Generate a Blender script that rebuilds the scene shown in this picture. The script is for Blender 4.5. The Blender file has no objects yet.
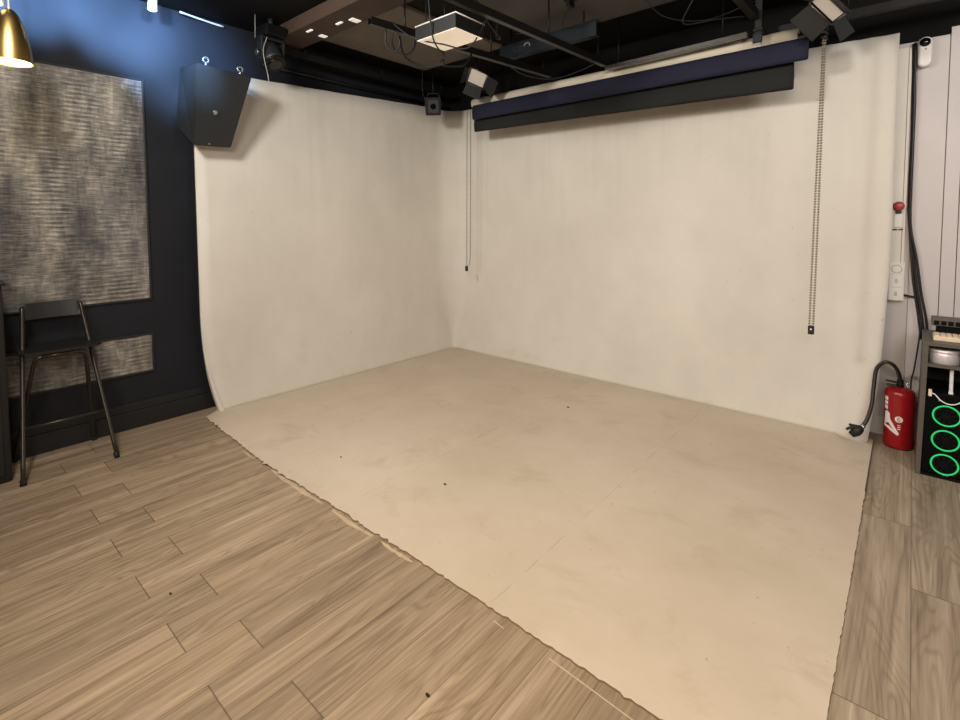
import bpy, bmesh, math, random
from mathutils import Vector, Matrix
random.seed(7)
PI = math.pi
COL = bpy.context.scene.collection
SC = bpy.context.scene

# ------------------------------------------------------------------ helpers
def lin(c):
    c = c / 255.0
    return c / 12.92 if c <= 0.04045 else ((c + 0.055) / 1.055) ** 2.4
def rgb(r, g, b):
    return (lin(r), lin(g), lin(b), 1.0)

class NT:
    """tiny wrapper to write procedural materials"""
    def __init__(s, name):
        s.m = bpy.data.materials.new(name); s.m.use_nodes = True
        s.t = s.m.node_tree; s.n = s.t.nodes; s.l = s.t.links
        s.b = s.n['Principled BSDF']; s.out = s.n['Material Output']
    def node(s, typ, **kw):
        n = s.n.new(typ)
        for k, v in kw.items(): setattr(n, k, v)
        return n
    def set(s, sock, v):
        if hasattr(v, 'links') or isinstance(v, bpy.types.NodeSocket): s.l.new(v, sock)
        else: sock.default_value = v
    def math(s, op, a, b=0.0, c=None, clamp=False):
        n = s.node('ShaderNodeMath', operation=op); n.use_clamp = clamp
        s.set(n.inputs[0], a); s.set(n.inputs[1], b)
        if c is not None: s.set(n.inputs[2], c)
        return n.outputs[0]
    def mix(s, f, a, b, mode='MIX'):
        n = s.node('ShaderNodeMix', data_type='RGBA', blend_type=mode)
        s.set(n.inputs[0], f); s.set(n.inputs[6], a); s.set(n.inputs[7], b)
        return n.outputs[2]
    def coord(s, which='Object'):
        return s.node('ShaderNodeTexCoord').outputs[which]
    def pos(s):
        return s.node('ShaderNodeNewGeometry').outputs['Position']
    def mapping(s, v, scale=(1, 1, 1), loc=(0, 0, 0), rot=(0, 0, 0)):
        n = s.node('ShaderNodeMapping'); s.l.new(v, n.inputs[0])
        n.inputs['Scale'].default_value = scale; n.inputs['Location'].default_value = loc
        n.inputs['Rotation'].default_value = rot
        return n.outputs[0]
    def noise(s, v, scale=5, detail=3, rough=.5, dist=0):
        n = s.node('ShaderNodeTexNoise'); s.l.new(v, n.inputs['Vector'])
        n.inputs['Scale'].default_value = scale; n.inputs['Detail'].default_value = detail
        n.inputs['Roughness'].default_value = rough; n.inputs['Distortion'].default_value = dist
        return n.outputs['Fac']
    def ramp(s, f, stops):
        n = s.node('ShaderNodeValToRGB'); s.l.new(f, n.inputs[0])
        e = n.color_ramp.elements
        while len(e) < len(stops): e.new(.5)
        for i, (p, c) in enumerate(stops):
            e[i].position = p; e[i].color = c if len(c) == 4 else (*c, 1)
        return n.outputs[0]
    def maprange(s, v, a, b, c=0.0, d=1.0):
        n = s.node('ShaderNodeMapRange'); s.l.new(v, n.inputs[0])
        for i, x in enumerate((a, b, c, d)): n.inputs[i + 1].default_value = x
        return n.outputs[0]
    def bump(s, h, strength=.2, dist=.01):
        n = s.node('ShaderNodeBump'); s.l.new(h, n.inputs['Height'])
        n.inputs['Strength'].default_value = strength; n.inputs['Distance'].default_value = dist
        s.l.new(n.outputs[0], s.b.inputs['Normal'])

def simple(name, c, rough=.5, metal=0.0, var=.12, scale=30, spec=.5):
    t = NT(name)
    f = t.noise(t.coord(), scale, 3)
    col = rgb(*c)
    dk = tuple(x * (1 - var) for x in col[:3]) + (1,); lt = tuple(min(1, x * (1 + var)) for x in col[:3]) + (1,)
    t.set(t.b.inputs['Base Color'], t.ramp(f, [(.3, dk), (.7, lt)]))
    t.b.inputs['Roughness'].default_value = rough; t.b.inputs['Metallic'].default_value = metal
    t.b.inputs['Specular IOR Level'].default_value = spec
    return t.m
def emit(name, c, strength, base=None):
    t = NT(name)
    t.b.inputs['Base Color'].default_value = rgb(*(base or c))
    t.b.inputs['Emission Color'].default_value = rgb(*c)
    f = t.noise(t.coord(), 8, 2)
    t.set(t.b.inputs['Emission Strength'], t.maprange(f, 0, 1, strength * .9, strength * 1.1))
    return t.m

def bm_box(bm, lo, hi, bev=0.0):
    lo = Vector(lo); hi = Vector(hi)
    r = bmesh.ops.create_cube(bm, size=1.0)
    c = (lo + hi) / 2; d = hi - lo
    for v in r['verts']:
        v.co = Vector((v.co.x * d.x, v.co.y * d.y, v.co.z * d.z)) + c
    if bev:
        ed = list({e for v in r['verts'] for e in v.link_edges})
        bmesh.ops.bevel(bm, geom=ed, offset=bev, segments=2, affect='EDGES', profile=.5)
def bm_hexa(bm, p):
    """8 corners: 0-3 front ring, 4-7 back ring"""
    v = [bm.verts.new(q) for q in p]
    for f in ((0, 1, 2, 3), (7, 6, 5, 4), (0, 4, 5, 1), (1, 5, 6, 2), (2, 6, 7, 3), (3, 7, 4, 0)):
        bm.faces.new([v[i] for i in f])
def frame_for(d):
    d = Vector(d).normalized()
    a = Vector((0, 0, 1)) if abs(d.z) < .9 else Vector((1, 0, 0))
    u = d.cross(a).normalized(); return u, d.cross(u).normalized()
def smooth_path(pts, n=8):
    P = [Vector(p) for p in pts]
    if len(P) < 3: return P
    out = []
    for i in range(len(P) - 1):
        p0 = P[max(i - 1, 0)]; p1 = P[i]; p2 = P[i + 1]; p3 = P[min(i + 2, len(P) - 1)]
        for k in range(n):
            t = k / n
            out.append(.5 * ((2 * p1) + (p2 - p0) * t + (2 * p0 - 5 * p1 + 4 * p2 - p3) * t * t + (3 * p1 - p0 - 3 * p2 + p3) * t ** 3))
    out.append(P[-1]); return out
def bm_tube(bm, pts, r, seg=10, smooth=0, cap=True):
    P = smooth_path(pts, smooth) if smooth else [Vector(p) for p in pts]
    rings = []; u = None
    for i, p in enumerate(P):
        d = (P[min(i + 1, len(P) - 1)] - P[max(i - 1, 0)])
        if d.length < 1e-9: d = Vector((0, 0, 1))
        d.normalize()
        if u is None: u, w = frame_for(d)
        else:
            u = (u - d * u.dot(d)).normalized(); w = d.cross(u)
        rr = r(i / (len(P) - 1)) if callable(r) else r
        rings.append([bm.verts.new(p + (u * math.cos(2 * PI * k / seg) + w * math.sin(2 * PI * k / seg)) * rr) for k in range(seg)])
    for a, b in zip(rings, rings[1:]):
        for k in range(seg):
            f = bm.faces.new((a[k], a[(k + 1) % seg], b[(k + 1) % seg], b[k])); f.smooth = True
    if cap:
        bm.faces.new(rings[0][::-1]); bm.faces.new(rings[-1])
def bm_lathe(bm, prof, c=(0, 0, 0), seg=32, axis='z', cap=True):
    c = Vector(c); rings = []
    for r, h in prof:
        ring = []
        for k in range(seg):
            a = 2 * PI * k / seg
            q = (r * math.cos(a), r * math.sin(a), h)
            if axis == 'y': q = (q[0], -q[2], q[1])     # h runs towards -y
            if axis == 'x': q = (q[2], q[0], q[1])
            ring.append(bm.verts.new(c + Vector(q)))
        rings.append(ring)
    for a, b in zip(rings, rings[1:]):
        for k in range(seg):
            f = bm.faces.new((a[k], a[(k + 1) % seg], b[(k + 1) % seg], b[k])); f.smooth = True
    if cap:
        bm.faces.new(rings[0][::-1]); bm.faces.new(rings[-1])
def bm_poly(bm, pts, z0, z1):
    """extruded polygon in the xy plane"""
    a = [bm.verts.new((x, y, z0)) for x, y in pts]; b = [bm.verts.new((x, y, z1)) for x, y in pts]
    n = len(pts)
    for i in range(n): bm.faces.new((a[i], a[(i + 1) % n], b[(i + 1) % n], b[i]))
    bm.faces.new(a[::-1]); bm.faces.new(b)
def bm_ring(bm, c, R, r, axis='y', seg=40, rs=10):
    c = Vector(c); rows = []
    for i in range(seg):
        a = 2 * PI * i / seg; row = []
        for k in range(rs):
            b = 2 * PI * k / rs; rad = R + r * math.cos(b); h = r * math.sin(b)
            if axis == 'y': q = (rad * math.cos(a), h, rad * math.sin(a))
            elif axis == 'x': q = (h, rad * math.cos(a), rad * math.sin(a))
            else: q = (rad * math.cos(a), rad * math.sin(a), h)
            row.append(bm.verts.new(c + Vector(q)))
        rows.append(row)
    for i in range(seg):
        for k in range(rs):
            f = bm.faces.new((rows[i][k], rows[(i + 1) % seg][k], rows[(i + 1) % seg][(k + 1) % rs], rows[i][(k + 1) % rs])); f.smooth = True

def topz(x, y):
    """what a hanger at x, y is fixed to: the boxed beam, a ceiling board or the ceiling itself"""
    if 2.2 < y < 2.49 and x < -1.6: return 3.091
    if (-3.98 < x < -2.93 and 2.49 < y < 3.87) or (-2.5 < x < -1.1 and 1.9 < y < 3.93): return 3.171
    return 3.2
def obj(name, bm, mat, parent=None):
    bmesh.ops.recalc_face_normals(bm, faces=bm.faces)
    me = bpy.data.meshes.new(name); bm.to_mesh(me); bm.free()
    o = bpy.data.objects.new(name, me); COL.objects.link(o)
    me.materials.append(mat)
    if parent is not None:
        o.parent = parent
        o.matrix_parent_inverse = Matrix.Translation(-parent.location) if parent.type == 'EMPTY' or parent.location.length else Matrix()
        # children are built in world coordinates; undo the parents' translations
        p = parent; off = Vector()
        while p is not None:
            off += p.location if p.parent is None else Vector(); p = p.parent
        o.matrix_parent_inverse = Matrix.Translation(-off) if parent.parent is None else Matrix()
    return o
def part(name, mat, parent, build):
    bm = bmesh.new(); build(bm); return obj(name, bm, mat, parent)
def box(name, mat, lo, hi, parent=None, bev=0.0):
    bm = bmesh.new(); bm_box(bm, lo, hi, bev); return obj(name, bm, mat, parent)
def tube(name, mat, pts, r, parent=None, smooth=0, seg=10):
    bm = bmesh.new(); bm_tube(bm, pts, r, seg, smooth); return obj(name, bm, mat, parent)
def thing(name, label, cat, loc, group=None):
    o = bpy.data.objects.new(name, None); COL.objects.link(o); o.location = loc
    o.empty_display_size = .05
    return tag(o, label, cat, group)
def tag(o, label, cat, group=None, kind=None):
    o['label'] = label; o['category'] = cat
    if group: o['group'] = group
    if kind: o['kind'] = kind
    return o
def struct(o):
    o['kind'] = 'structure'; return o

# ------------------------------------------------------------------ materials
def mat_planks():
    t = NT('laminate_planks')
    p = t.pos(); sx = t.node('ShaderNodeSeparateXYZ'); t.l.new(p, sx.inputs[0])
    x, y = sx.outputs[0], sx.outputs[1]
    W, L = .1945, 1.35
    u = t.math('DIVIDE', t.math('ADD', x, .149 + W * 100), W)
    col = t.math('FLOOR', u); fx = t.math('FRACT', u)
    par = t.math('MODULO', col, 2.0)                      # 0 or 1 (column just left of the slab edge is 1)
    right = t.math('GREATER_THAN', x, .0455)
    off = t.math('ADD', .62, t.math('MULTIPLY', par, .195))
    off = t.math('ADD', off, t.math('MULTIPLY', right, -.755))
    v = t.math('DIVIDE', t.math('ADD', t.math('SUBTRACT', y, off), L * 10), L)
    row = t.math('FLOOR', v); fy = t.math('FRACT', v)
    cid = t.node('ShaderNodeCombineXYZ'); t.l.new(col, cid.inputs[0]); t.l.new(row, cid.inputs[1])
    wn = t.node('ShaderNodeTexWhiteNoise', noise_dimensions='2D'); t.l.new(cid.outputs[0], wn.inputs['Vector'])
    rnd = wn.outputs['Value']
    # grain coordinates, shifted per plank
    gv = t.node('ShaderNodeCombineXYZ')
    t.l.new(t.math('ADD', x, t.math('MULTIPLY', rnd, 17.0)), gv.inputs[0])
    t.l.new(t.math('ADD', y, t.math('MULTIPLY', rnd, 31.0)), gv.inputs[1]); t.l.new(rnd, gv.inputs[2])
    g = gv.outputs[0]
    fine = t.noise(t.mapping(g, (90, 2.2, 1)), 1.0, 4, .6)
    broad = t.noise(t.mapping(g, (16, .8, 1)), 1.0, 3, .55, .6)
    # cathedral figure: contour bands of a stretched noise
    cn = t.noise(t.mapping(g, (5.0, .62, 1)), 1.0, 2.5, .55, .5)
    bands = t.math('ABSOLUTE', t.math('SINE', t.math('MULTIPLY', cn, 62.0)))
    bands = t.math('MULTIPLY', t.math('POWER', bands, 5.0), t.maprange(t.noise(t.mapping(g, (9, 1.6, 1)), 1.0, 3, .6), .4, .62, .15, 1.0))
    f = t.math('ADD', t.math('MULTIPLY', fine, .45), t.math('MULTIPLY', broad, .55))
    c = t.ramp(f, [(.28, rgb(100, 84, 68)), (.44, rgb(142, 124, 102)), (.56, rgb(160, 141, 118)), (.72, rgb(186, 168, 144))])
    c = t.mix(t.math('MULTIPLY', bands, .42), c, rgb(96, 78, 60))
    tint = t.ramp(rnd, [(0, (.84, .84, .84, 1)), (.5, (.95, .95, .95, 1)), (1, (1.06, 1.05, 1.03, 1))])
    c = t.mix(1.0, c, tint, 'MULTIPLY')
    # the strip right of the painted floor is greyer; missing light painted in
    c = t.mix(t.math('MULTIPLY', t.math('GREATER_THAN', x, -.148), 1.0), c, t.mix(1.0, c, (1.16, 1.24, 1.36, 1), 'MULTIPLY'))
    ex = t.math('MINIMUM', fx, t.math('SUBTRACT', 1.0, fx)); ey = t.math('MINIMUM', fy, t.math('SUBTRACT', 1.0, fy))
    gx = t.math('LESS_THAN', ex, .0085); gy = t.math('LESS_THAN', ey, .0018)
    gap = t.math('MAXIMUM', t.math('MULTIPLY', gx, .5), t.math('MULTIPLY', gy, .6))
    c = t.mix(gap, c, rgb(62, 48, 36))
    t.set(t.b.inputs['Base Color'], c)
    t.set(t.b.inputs['Roughness'], t.maprange(fine, 0, 1, .42, .6))
    t.b.inputs['Specular IOR Level'].default_value = .35
    t.bump(t.math('SUBTRACT', fine, t.math('MULTIPLY', gap, 2.0)), .12, .004)
    return t.m

def mat_cyc():
    t = NT('cyclorama_paint')
    p = t.pos(); sx = t.node('ShaderNodeSeparateXYZ'); t.l.new(p, sx.inputs[0])
    z = sx.outputs[2]
    n1 = t.noise(t.mapping(p, (1.2, 1.2, .9)), 1.0, 4, .6)
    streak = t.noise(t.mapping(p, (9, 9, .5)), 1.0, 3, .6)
    c = t.ramp(n1, [(.3, rgb(205, 200, 191)), (.7, rgb(220, 215, 206))])
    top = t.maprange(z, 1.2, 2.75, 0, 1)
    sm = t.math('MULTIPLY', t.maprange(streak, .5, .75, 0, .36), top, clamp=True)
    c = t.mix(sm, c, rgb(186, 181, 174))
    scuff = t.noise(t.mapping(p, (3, 3, 5)), 1.0, 5, .7)
    low = t.maprange(z, .9, 0, 0, 1)
    s2 = t.math('MULTIPLY', t.maprange(scuff, .58, .75, 0, .35), low, clamp=True)
    c = t.mix(s2, c, rgb(186, 172, 150))
    sp = t.noise(t.mapping(p, (26, 26, 26)), 1.0, 2, .5)
    c = t.mix(t.maprange(sp, .74, .8, 0, .4), c, rgb(150, 135, 115))
    t.set(t.b.inputs['Base Color'], c)
    t.b.inputs['Roughness'].default_value = .75; t.b.inputs['Specular IOR Level'].default_value = .25
    t.bump(t.noise(t.mapping(p, (2.5, 2.5, 1.2)), 1.0, 3, .55), .12, .05)
    return t.m

def mat_slab():
    t = NT('painted_floor')
    p = t.pos(); sx = t.node('ShaderNodeSeparateXYZ'); t.l.new(p, sx.inputs[0])
    x, y = sx.outputs[0], sx.outputs[1]
    n1 = t.noise(t.mapping(p, (.9, .9, 1)), 1.0, 5, .62)
    c = t.ramp(n1, [(.3, rgb(186, 172, 152)), (.55, rgb(199, 185, 167)), (.75, rgb(208, 194, 178))])
    worn = t.noise(t.mapping(p, (2.6, 3.4, 1)), 1.0, 6, .7, .4)
    c = t.mix(t.maprange(worn, .54, .72, 0, .42), c, rgb(168, 150, 124))
    spk = t.noise(t.mapping(p, (22, 14, 1), rot=(0, 0, .5)), 1.0, 3, .6)
    c = t.mix(t.maprange(spk, .70, .76, 0, .55), c, rgb(120, 100, 78))
    # plywood seams running away from the viewer
    wob = t.math('MULTIPLY', t.math('SUBTRACT', t.noise(p, 7, 2), .5), .015)
    xs = t.math('ADD', x, wob)
    brk = t.maprange(t.noise(t.mapping(p, (1, 3, 1)), 1.6, 2), .44, .54, 0, 1)
    for sxv, amt in ((-1.214, .32), (-2.245, .3)):
        d = t.math('ABSOLUTE', t.math('SUBTRACT', xs, sxv))
        c = t.mix(t.math('MULTIPLY', t.math('MULTIPLY', t.math('LESS_THAN', d, .003), amt), brk), c, rgb(140, 118, 92))
    d = t.math('ABSOLUTE', t.math('SUBTRACT', t.math('ADD', y, wob), 2.98))
    c = t.mix(t.math('MULTIPLY', t.math('MULTIPLY', t.math('LESS_THAN', d, .003), .08), brk), c, rgb(140, 118, 92))
    gn = t.node('ShaderNodeNewGeometry'); sn = t.node('ShaderNodeSeparateXYZ'); t.l.new(gn.outputs['True Normal'], sn.inputs[0])
    c = t.mix(t.math('MULTIPLY', t.math('LESS_THAN', sn.outputs[2], .5), .9), c, rgb(120, 96, 72))
    t.set(t.b.inputs['Base Color'], c)
    t.set(t.b.inputs['Roughness'], t.maprange(worn, 0, 1, .5, .7)); t.b.inputs['Specular IOR Level'].default_value = .3
    t.bump(n1, .08, .03)
    return t.m

def mat_woven():
    t = NT('woven_wallcovering')
    p = t.pos()
    # threads run along y (horizontally), tone patches are blurred vertical clouds
    th = t.noise(t.mapping(p, (1, 12, 120)), 1.0, 2.5, .6)
    th2 = t.noise(t.mapping(p, (1, 70, 14)), 1.0, 2, .6)
    cl = t.noise(t.mapping(p, (1, 5.5, 1.9)), 1.0, 5, .65)
    sz = t.node('ShaderNodeSeparateXYZ'); t.l.new(p, sz.inputs[0])
    wob = t.noise(t.mapping(p, (1, 6, 3)), 1.0, 2, .5)
    ln = t.math('SINE', t.math('ADD', t.math('MULTIPLY', sz.outputs[2], 205.0), t.math('MULTIPLY', wob, 2.2)))
    msk = t.maprange(t.noise(t.mapping(p, (1, 4.2, 1.6), loc=(2, 7, 1)), 1.0, 3, .6), .42, .62, 0, 1)
    f = t.math('ADD', t.math('MULTIPLY', th, .34), t.math('ADD', t.math('MULTIPLY', cl, .58), t.math('MULTIPLY', th2, .08)))
    f = t.math('ADD', f, t.math('MULTIPLY', t.math('MULTIPLY', ln, msk), .062))
    c = t.ramp(f, [(.37, rgb(56, 56, 58)), (.46, rgb(94, 91, 88)), (.54, rgb(128, 123, 116)), (.68, rgb(194, 186, 173))])
    blue = t.noise(t.mapping(p, (1, 3.3, 1.7), loc=(3, 4, 5)), 1.0, 3, .6)
    c = t.mix(t.maprange(blue, .52, .7, 0, .4), c, rgb(78, 84, 94))
    t.set(t.b.inputs['Base Color'], c)
    t.b.inputs['Roughness'].default_value = .5; t.b.inputs['Metallic'].default_value = .15
    t.bump(t.math('ADD', th, t.math('MULTIPLY', th2, .4)), .35, .004)
    return t.m

def mat_dark_wall():
    t = NT('navy_black_wall')
    p = t.pos()
    f = t.noise(t.mapping(p, (2, 2, 2)), 1.5, 4, .6)
    t.set(t.b.inputs['Base Color'], t.ramp(f, [(.3, rgb(24, 26, 32)), (.7, rgb(29, 31, 38))]))
    t.b.inputs['Roughness'].default_value = .62; t.b.inputs['Specular IOR Level'].default_value = .25
    t.bump(t.noise(p, 60, 2), .05, .004)
    return t.m

M = dict(
    planks=mat_planks(), cyc=mat_cyc(), slab=mat_slab(), woven=mat_woven(), darkwall=mat_dark_wall(),
    ceil=simple('ceiling_black', (15, 14, 14), .85, spec=.2), base=simple('baseboard_black', (20, 21, 24), .55),
    board_tan=simple('ceiling_board_tan', (104, 96, 88), .8, var=.15, scale=3),
    board_grey=simple('ceiling_board_grey', (84, 82, 80), .8, var=.12, scale=3),
    brown=simple('beam_brown', (62, 46, 36), .7, var=.2, scale=4),
    blackmetal=simple('black_metal', (24, 23, 23), .38, .6), blackpaint=simple('black_paint', (17, 17, 18), .5),
    stoolmetal=simple('stool_black_steel', (62, 58, 53), .32, .6), stoolseat=simple('stool_black_board', (26, 25, 25), .4),
    rubber=simple('black_rubber', (20, 20, 20), .6), railsteel=simple('rail_steel', (78, 75, 72), .4, .75),
    raildark=simple('rail_dark', (24, 23, 23), .5, .4), alu=simple('brushed_aluminium', (104, 103, 102), .32, .85),
    bluesteel=simple('blue_steel', (22, 29, 36), .4, .4), speaker=simple('speaker_black', (32, 35, 39), .5),
    grille=simple('speaker_grille', (22, 22, 24), .6), silver=simple('silver_bolt', (205, 208, 212), .25, .9),
    navy=simple('navy_backdrop', (15, 18, 46), .8, var=.14, scale=5), blackcloth=simple('black_backdrop', (14, 17, 16), .8, var=.2, scale=2),
    cream=simple('cream_roll', (214, 204, 184), .6, var=.06, scale=3), white=simple('white_plastic', (232, 230, 226), .4, var=.03),
    whitewall=simple('pale_wall_panel', (196, 189, 189), .42, var=.03, scale=3),
    palecol=simple('pale_trunking', (226, 221, 213), .45, var=.03, scale=4),
    groove=simple('groove_grey', (110, 104, 103), .6), red=simple('extinguisher_red', (150, 18, 26), .28, var=.08),
    redknob=simple('red_knob', (176, 62, 60), .4), hose=simple('black_hose', (26, 22, 20), .42),
    beadcream=simple('bead_chain_steel', (138, 129, 112), .35, .55, var=.05), beadgrey=simple('cord_grey', (112, 106, 98), .5),
    laminate=simple('grey_brown_laminate', (84, 79, 72), .5, var=.1, scale=12), pcblack=simple('pc_black', (8, 8, 9), .7, spec=.15),
    meshblack=simple('mesh_black', (5, 6, 6), .8, spec=.1), tin=simple('tin_metal', (214, 206, 212), .4, .45, scale=60),
    keys=simple('cream_keys', (226, 208, 178), .45, var=.05), gold=simple('polished_gold', (240, 196, 116), .3, 1.0, var=.04),
    ring=emit('green_led_ring', (6, 200, 98), .9, (20, 120, 70)), bulb=emit('warm_bulb', (255, 236, 196), 9.0),
    diffuser=emit('warm_diffuser', (255, 240, 216), .4), reflector=emit('cream_reflector', (240, 226, 210), .10, (196, 186, 174)),
    lamphead=emit('white_spot_face', (230, 240, 255), 2.2), room=simple('room_wall_warm', (120, 112, 104), .8),
    glass=simple('dark_lens', (10, 10, 12), .08), tape=simple('torn_paint_paper', (186, 166, 138), .8, var=.1, scale=20),
    greyprint=simple('grey_print', (150, 148, 146), .5), clip=emit('white_clip_glow', (250, 244, 230), .45, (236, 232, 224)), greytube=simple('white_strip', (214, 214, 216), .4),  # clip material glows faintly: painted brightness on parts that are no lamps
)

# ------------------------------------------------------------------ the room shell
XL, YB, ZC = -4.33, 4.66, 3.2
XR, YF = 2.3, -2.6
struct(box('floor', M['planks'], (XL - .1, YF - .1, -.1), (XR + .1, YB + .1, 0)))
struct(box('ceiling', M['ceil'], (XL - .1, YF - .1, ZC), (XR + .1, YB + .1, ZC + .1)))
struct(box('wall_left', M['darkwall'], (XL - .1, YF - .1, 0), (XL, YB + .1, ZC)))
struct(box('wall_back', M['ceil'], (XL, YB, 0), (XR, YB + .1, ZC)))
struct(box('wall_right', M['room'], (XR, YF, 0), (XR + .1, YB, ZC)))
struct(box('wall_front', M['room'], (XL, YF - .1, 0), (XR, YF, ZC)))

def baseb(bm):
    bm_box(bm, (XL, YF, 0), (XL + .022, 4.5, .13), .004)
    bm_box(bm, (XL, YF, .13), (XL + .012, 4.5, .19), .004)
struct(part('baseboard_left', M['base'], None, baseb))
# pale panelling on the back wall right of the cyclorama
def back_panels(bm):
    bm_box(bm, (-1.0, YB - .015, 0), (-.0075, YB, 2.735), .002)
    bm_box(bm, (-.006, YB - .015, 0), (.1475, YB, 2.745), .002)
    bm_box(bm, (.1515, YB - .015, 0), (.2225, YB, 2.79), .002)
    bm_box(bm, (.2265, YB - .015, 0), (.62, YB, 2.79), .002)
    bm_box(bm, (.624, YB - .015, 0), (XR, YB, 2.79), .002)
struct(part('trim_1', M['whitewall'], None, back_panels))
struct(box('trim_2', M['groove'], (-1.0, YB - .006, 0), (XR, YB + .001, 2.73)))
struct(box('baseboard_back', M['whitewall'], (-1.0, YB - .032, 0), (XR, YB - .015, .13), None, .004))

# ---- textured wallpaper fields on the dark wall, framed in black moulding
def frame_bm(bm, y0, y1, z0, z1, w=.016, d=.014):
    bm_box(bm, (XL, y0 - w, z0 - w), (XL + d, y0, z1 + w), .004)
    bm_box(bm, (XL, y1, z0 - w), (XL + d, y1 + w, z1 + w), .004)
    bm_box(bm, (XL, y0, z1), (XL + d, y1, z1 + w), .004)
    bm_box(bm, (XL, y0, z0 - w), (XL + d, y1, z0), .004)
for nm, lab, (y0, y1, z0, z1) in (
        ('wall_panel', 'tall grey woven-look decorative panel on the dark wall above the stool', (-.9, 1.256, .974, 2.605)),
        ('wall_panel', 'low short grey woven-look decorative panel near the floor behind the stool', (-.9, 1.256, .418, .69))):
    t = thing(nm, lab, 'wall panel', (XL, (y0 + y1) / 2, z0), 'grey woven panels on the dark wall')
    box('textile_field', M['woven'], (XL, y0, z0), (XL + .006, y1, z1), t)
    part('moulding', M['base'], t, lambda bm: frame_bm(bm, y0, y1, z0, z1))

# ------------------------------------------------------------------ cyclorama
def sstep(t):
    t = max(0, min(1, t)); return t * t * (3 - 2 * t)
def cyc_wall():
    bm = bmesh.new(); NZ = 30; rows = []
    for j in range(NZ + 1):
        tz = j / NZ; tz = tz ** 1.35
        row = []
        z0 = tz * 2.76
        r = .07 + .25 * sstep(z0 / .9)
        fl = .03 * max(0, 1 - z0 / .45) ** 2
        yl = 1.572 + .108 * max(0, 1 - z0 / .85) ** 2.2
        # right edge wanders in and curls at its foot
        zs = [0, .18, .433, .783, 1.23, 1.67, 2.26, 2.8]; xs = [-.186, -.166, -.136, -.118, -.102, -.10, -.103, -.10]
        for a in range(len(zs) - 1):
            if zs[a] <= z0 <= zs[a + 1] + 1e-6:
                xr = xs[a] + (xs[a + 1] - xs[a]) * (z0 - zs[a]) / (zs[a + 1] - zs[a])
        def lx(y): return -4.205 + (y - 1.6) * .022 + fl
        def by(x): return 4.485 - fl - (x + 3.8) * .008
        xc = lx(4.4); yc = by(xc)
        pts = []
        for i in range(28):
            y = yl + (yc - r - yl) * i / 27; pts.append((lx(y) if i < 27 else xc, y))
        for i in range(1, 12):
            a = PI - (PI / 2) * i / 12
            pts.append((xc + r + r * math.cos(a), yc - r + r * math.sin(a)))
        x0 = xc + r
        for i in range(111):
            x = x0 + (xr - x0) * i / 110; y = by(x)
            # loose fold at the lower right
            k = math.exp(-((x + .24) / .09) ** 2) * max(0, 1 - z0 / .75) ** 1.3
            y -= .05 * k + .012 * sstep((x + .34) / .012) * max(0, min(1, (.66 - z0) / .25))
            pts.append((x, y))
        n = len(pts)
        for i, (x, y) in enumerate(pts):
            s = i / (n - 1)
            if y < yc - .4 and x < -4: top = 2.735 + (y - 1.55) * .040
            elif x < -3.5: top = 2.828
            else: top = 2.828 - .02 * (x + 3.5) - .0
            top += .0015 * math.sin(i * 1.7) + .002 * math.sin(i * .33)
            row.append(bm.verts.new((x, y, tz * top)))
        rows.append(row)
    for a, b in zip(rows, rows[1:]):
        for i in range(len(a) - 1):
            f = bm.faces.new((a[i], a[i + 1], b[i + 1], b[i])); f.smooth = True
    o = obj('wall_cyclorama', bm, M['cyc'])
    m = o.modifiers.new('thickness', 'SOLIDIFY'); m.thickness = .03; m.offset = 0
    return o
struct(cyc_wall())
def lath(bm):
    rows = []
    for i in range(13):
        z = .62 * i / 12; k = max(0, 1 - z / .85) ** 2.2; w = .034 * (1 - z / .75)
        y = 1.57 + .108 * k; x = -4.188 + .03 * max(0, 1 - z / .45) ** 2 - .018 * z / .62
        rows.append([bm.verts.new(p) for p in ((x - .02, y - .004 * (1 - z / .62) + .006 * z / .62, z), (x + .008 + .016 * (1 - z / .62), y - .004 * (1 - z / .62) + .006 * z / .62, z), (x + .008 + .016 * (1 - z / .62), y + w, z), (x - .02, y + w, z))])
    for a, b in zip(rows, rows[1:]):
        for k in range(4): bm.faces.new((a[k], a[(k + 1) % 4], b[(k + 1) % 4], b[k]))
    bm.faces.new(rows[0]); bm.faces.new(rows[-1])
struct(part('trim_3', M['cyc'], None, lath))

def ragged(p0, p1, n, amp, seed):
    rnd = random.Random(seed); out = []
    for i in range(n):
        t = i / n; j = rnd.uniform(-1, 1) * amp * (2.2 if rnd.random() < .14 else 1)
        dx, dy = p1[0] - p0[0], p1[1] - p0[1]; L = math.hypot(dx, dy)
        out.append((p0[0] + dx * t - dy / L * j, p0[1] + dy * t + dx / L * j))
    return out
def slab():
    pts = [(-4.22, 1.72), (-4.185, 1.66)]
    pts += ragged((-4.1, 1.55), (-3.05, 1.49), 40, .006, 1)
    pts += ragged((-3.05, 1.49), (-1.8, 1.508), 60, .008, 2)
    pts += ragged((-1.8, 1.508), (-.146, 1.50), 90, .004, 3)
    pts += ragged((-.146, 1.50), (-.147, 3.6), 90, .0016, 4)
    pts += [(-.153, 4.45), (-.2, 4.49), (-4.19, 4.52)]
    bm = bmesh.new(); bm_poly(bm, pts, 0, .009)
    bmesh.ops.triangulate(bm, faces=[f for f in bm.faces if len(f.verts) > 4])
    return obj('floor_cyclorama', bm, M['slab'])
struct(slab())

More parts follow.
